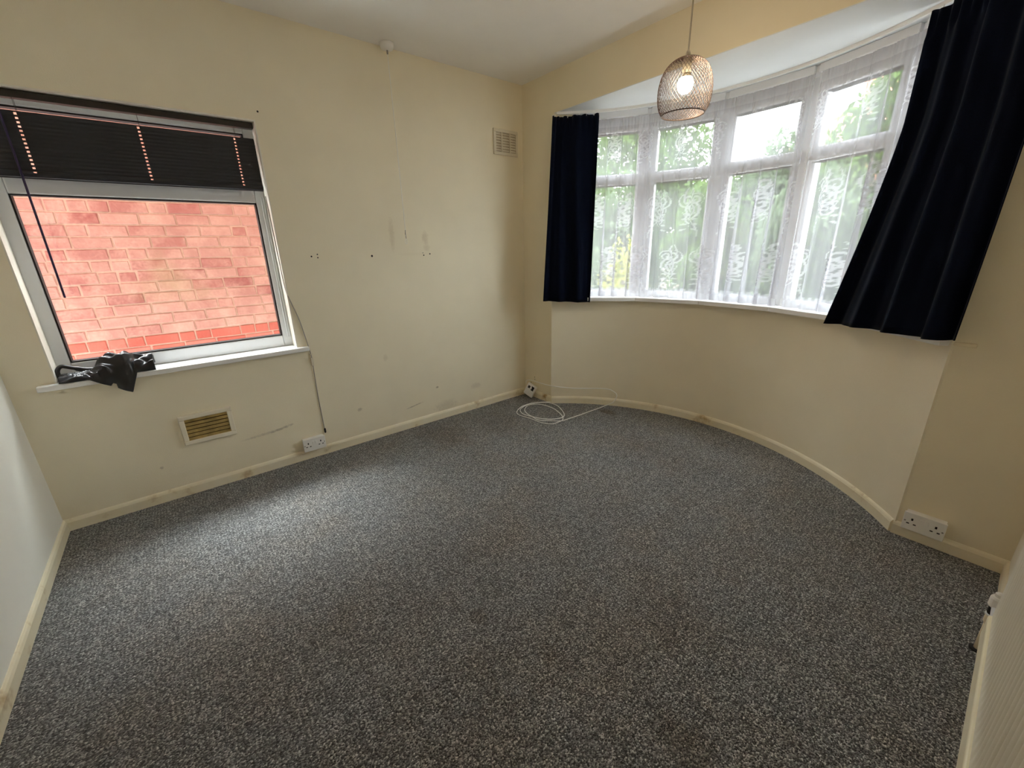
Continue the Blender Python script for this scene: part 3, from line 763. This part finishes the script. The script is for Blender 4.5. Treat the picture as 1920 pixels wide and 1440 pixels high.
# ------------------------------------------------------------------ outside: neighbour's brick wall
XW = -1.35; CH, BL = .0778, .2065
bw = tag(empty('brick_wall'), 'pink limewashed brick wall of the next house seen through the side window', 'wall')
MB().box((XW - .25, -7.0, -.6), (XW - .003, 1.6, 2.62)).build('mortar_bed', M['mortar'], bw)
MB().box((XW - .3, -7.0, 2.62), (XW + .03, 1.6, 2.70)).build('coping', M['mortar'], bw)
def brick_mesh(L_, h, seed):
    r = random.Random(seed); m = MB(); j = lambda: r.uniform(-.003, .003)
    x1 = r.uniform(.000, .005)
    y0, y1, z0, z1 = 0, L_, 0, h; b = .005
    v = [(-.05, y0, z0), (-.05, y1, z0), (-.05, y1, z1), (-.05, y0, z1), (x1 - b, y0 + j(), z0 + j()), (x1 - b, y1 + j(), z0 + j()), (x1 - b, y1 + j(), z1 + j()), (x1 - b, y0 + j(), z1 + j()),
         (x1, y0 + b + j(), z0 + b + j()), (x1, y1 - b + j(), z0 + b + j()), (x1, y1 - b + j(), z1 - b + j()), (x1, y0 + b + j(), z1 - b + j())]
    f = []
    for a in (0, 4):
        for k in range(4): q = (k + 1) % 4; f.append((a + k, a + q, a + 4 + q, a + 4 + k))
    f.append((8, 9, 10, 11)); return v, f
def mk(L_, seed, red):
    v, f = brick_mesh(L_, CH - .010, seed); o_ = MB().add(v, f).build('brick', M['brick_red'] if red else M['brick']); me = o_.data; bpy.data.objects.remove(o_); return me
lib = {(hd, red): [mk((BL / 2 if hd else BL) - .009, 10 * k + hd + 5 * red, red) for k in range(5)] for hd in (0, 1) for red in (0, 1)}
rest = MB(); rest_red = MB(); nb = 0
zr = .735
for c in range(-17, 24):
    z = zr + c * CH; red = c < 0
    y = -7.0 + rnd.uniform(0, .1) + (BL / 2 if c % 2 else 0)
    hdrow = (c % 4 == 3)
    while y < 1.5:
        hd = 1 if (hdrow and rnd.random() < .45) or rnd.random() < .14 else 0
        L_ = BL / 2 if hd else BL
        if -3.40 < y + L_ and y < -1.36 and .42 < z < 2.0 and nb < 300:
            b_ = bpy.data.objects.new('brick', rnd.choice(lib[(hd, 1 if red else 0)])); COL.objects.link(b_); b_.parent = bw
            b_.location = (XW, y, z); nb += 1
        else:
            v, f = brick_mesh(L_ - .009, CH - .010, rnd.random()); (rest_red if red else rest).add([(XW + p[0], y + p[1], z + p[2]) for p in v], f)
        y += L_
rest.build('outer_bricks', M['brick'], bw)['kind'] = 'stuff'
rest_red.build('outer_red_bricks', M['brick_red'], bw)['kind'] = 'stuff'

uh = MB().box((-.25, -LY - 3, H + .1), (LX + 3, .12, 5.3)).build('added_storey', M['far_brick']); S(uh, 'unseen upper storey added above this room to cut sky light', 'house')  # out of view; added to cut the sky light reaching the brick wall
MB().box((-.50, -LY - 3, 5.3), (LX + 3, .5, 5.4)).build('added_eaves', M['upvc'], uh)  # overhang added to narrow the sky gap above the brick wall
# ------------------------------------------------------------------ outside: front garden
gd = MB().box((-14, 1.2, -.55), (16, 30, -.45)).build('garden_ground', M['soil']); S(gd, 'dark garden ground in front of the bay window', 'ground')
def leaves(c, rx, ry, rz, n, size, seed, hollow=.55):
    r = np.random.RandomState(seed); d = r.normal(size=(n, 3)); d /= np.linalg.norm(d, axis=1)[:, None]
    rr = (hollow ** 3 + (1 - hollow ** 3) * r.rand(n)) ** (1 / 3)
    lump = 1 + .22 * np.sin(d[:, 0] * 5 + seed) * np.sin(d[:, 2] * 6 + 1.3 * seed) + .12 * np.sin(d[:, 1] * 11 + d[:, 2] * 9)
    P = np.array(c) + d * rr[:, None] * lump[:, None] * np.array([rx, ry, rz])
    a = r.normal(size=(n, 3)); a /= np.linalg.norm(a, axis=1)[:, None]; b = np.cross(a, r.normal(size=(n, 3))); b /= np.linalg.norm(b, axis=1)[:, None]
    s = size * (.6 + .8 * r.rand(n))[:, None]
    co = np.stack([P - a * s, P + b * s * .45, P + a * s, P - b * s * .45], 1).reshape(-1, 3)
    return co, np.arange(4 * n).reshape(-1, 4)
def plant(name, label, cat, base, h, rx, ry, n, size, mat, seed, group, trunk=.04):
    root = tag(empty(name), label, cat, group); x, y = base
    co, q = leaves((x, y, -.45 + h * .58), rx, ry, h * .46, n, size, seed)
    me = bpy.data.meshes.new('foliage'); me.from_pydata(co.tolist(), [], q.tolist()); me.materials.append(M[mat])
    o_ = bpy.data.objects.new('foliage', me); COL.objects.link(o_); o_.parent = root; o_['kind'] = 'stuff'
    MB().tube([(x, y, -.47), (x + .03, y, -.45 + h * .3), (x - .04, y + .03, -.45 + h * .75)], [trunk, trunk * .8, trunk * .3], 8).build('trunk', M['bark'], root)
    return root
G1, G2 = 'shrubs outside the bay window', 'trees beyond the garden shrubs'
plant('shrub', 'grey-green rounded shrub close outside the bay end by the corner', 'shrub', (-1.95, 4.0), 2.6, .66, .7, 9000, .045, 'leaf_b', 1, G1)
plant('shrub', 'yellow-flowering shrub outside the bay light nearest the corner', 'shrub', (-.95, 2.7), 1.7, .32, .30, 1300, .040, 'leaf_y', 2, G1)
plant('shrub', 'dense mid-green shrub outside the second bay light', 'shrub', (-.50, 4.1), 2.5, .52, .6, 9000, .045, 'leaf_a', 3, G1)
plant('shrub', 'broad grey-green shrub outside the middle bay light', 'shrub', (.80, 4.0), 2.45, .52, .6, 9000, .045, 'leaf_b', 4, G1)
plant('shrub', 'leafy mid-green shrub outside the bay light by the wide curtain', 'shrub', (2.1, 3.9), 2.5, .52, .6, 9000, .045, 'leaf_a', 5, G1)
plant('tree', 'tall pale-green tree filling the bay lights near the corner', 'tree', (-3.8, 6.8), 5.0, 1.7, 1.4, 16000, .07, 'leaf_a', 6, G2, .1)
plant('tree', 'low grey-green tree behind the second and third bay lights', 'tree', (-.9, 7.4), 3.35, 1.1, .9, 12000, .065, 'leaf_b', 7, G2, .1)
plant('tree', 'slim green tree rising beside the wide curtain', 'tree', (1.20, 5.9), 4.5, .80, .8, 11000, .06, 'leaf_a', 8, G2, .09)
plant('tree', 'pale round tree in front of the far brick house', 'tree', (-1.6, 10.2), 3.6, 1.3, 1.1, 10000, .07, 'leaf_a', 9, G2, .09)
plant('hedge', 'long hedge behind the garden trees', 'hedge', (-5.0, 13.2), 4.0, 6.0, .8, 30000, .08, 'leaf_a', 11, None, .1)
# far house across the garden
hs = tag(empty('far_house'), 'brick house with a red tiled roof beyond the garden trees', 'house')
M['roof_tile'] = pmat('red_roof_tile', (.50, .20, .14), .9, .2, 5, .3, 40)
HX0, HX1, HY = -4.4, 1.0, 16.0
MB().box((HX0, HY, -.45), (HX1, HY + 6, 3.9)).build('walls', M['far_brick'], hs)
MB().add([(HX0 - .3, HY - .35, 3.8), (HX1 + .3, HY - .35, 3.8), (HX1 + .3, HY + 6.3, 3.8), (HX0 - .3, HY + 6.3, 3.8), (HX0 + .8, HY + 3, 5.9), (HX1 - .8, HY + 3, 5.9)],
         [(0, 1, 5, 4), (1, 2, 5), (2, 3, 4, 5), (3, 0, 4), (3, 2, 1, 0)]).build('roof', M['roof_tile'], hs)
MB().box((HX0 + 1.7, HY + 2.4, 5.0), (HX0 + 2.5, HY + 3.2, 6.9)).build('chimney', M['far_brick'], hs)
for xw in (-3.6, -1.2):
    for zw in (.2, 2.3):
        fr = MB().box((xw, HY - .04, zw), (xw + 1.3, HY + .02, zw + 1.2)).build('window', M['upvc'], hs)
        for k in range(2): MB().box((xw + .08 + k * .6, HY - .05, zw + .08), (xw + .60 + k * .6, HY - .035, zw + 1.12)).build('pane', M['greycable'], fr)

# ------------------------------------------------------------------ stand every Empty at the base of its thing
kids = {}
for x in COL.objects:
    if x.parent: kids.setdefault(x.parent.name, []).append(x)
def corners(o, off):
    off = off + o.location
    pts = [off + Vector(c) for c in o.bound_box] if o.type == 'MESH' else []
    for c in kids.get(o.name, []): pts += corners(c, off)
    return pts
for e in [x for x in COL.objects if x.type == 'EMPTY' and x.location.length < 1e-6]:
    P = corners(e, Vector((0, 0, 0)))
    base = Vector(((min(p.x for p in P) + max(p.x for p in P)) / 2, (min(p.y for p in P) + max(p.y for p in P)) / 2, min(p.z for p in P)))
    e.location = base
    for c in kids.get(e.name, []): c.location -= base
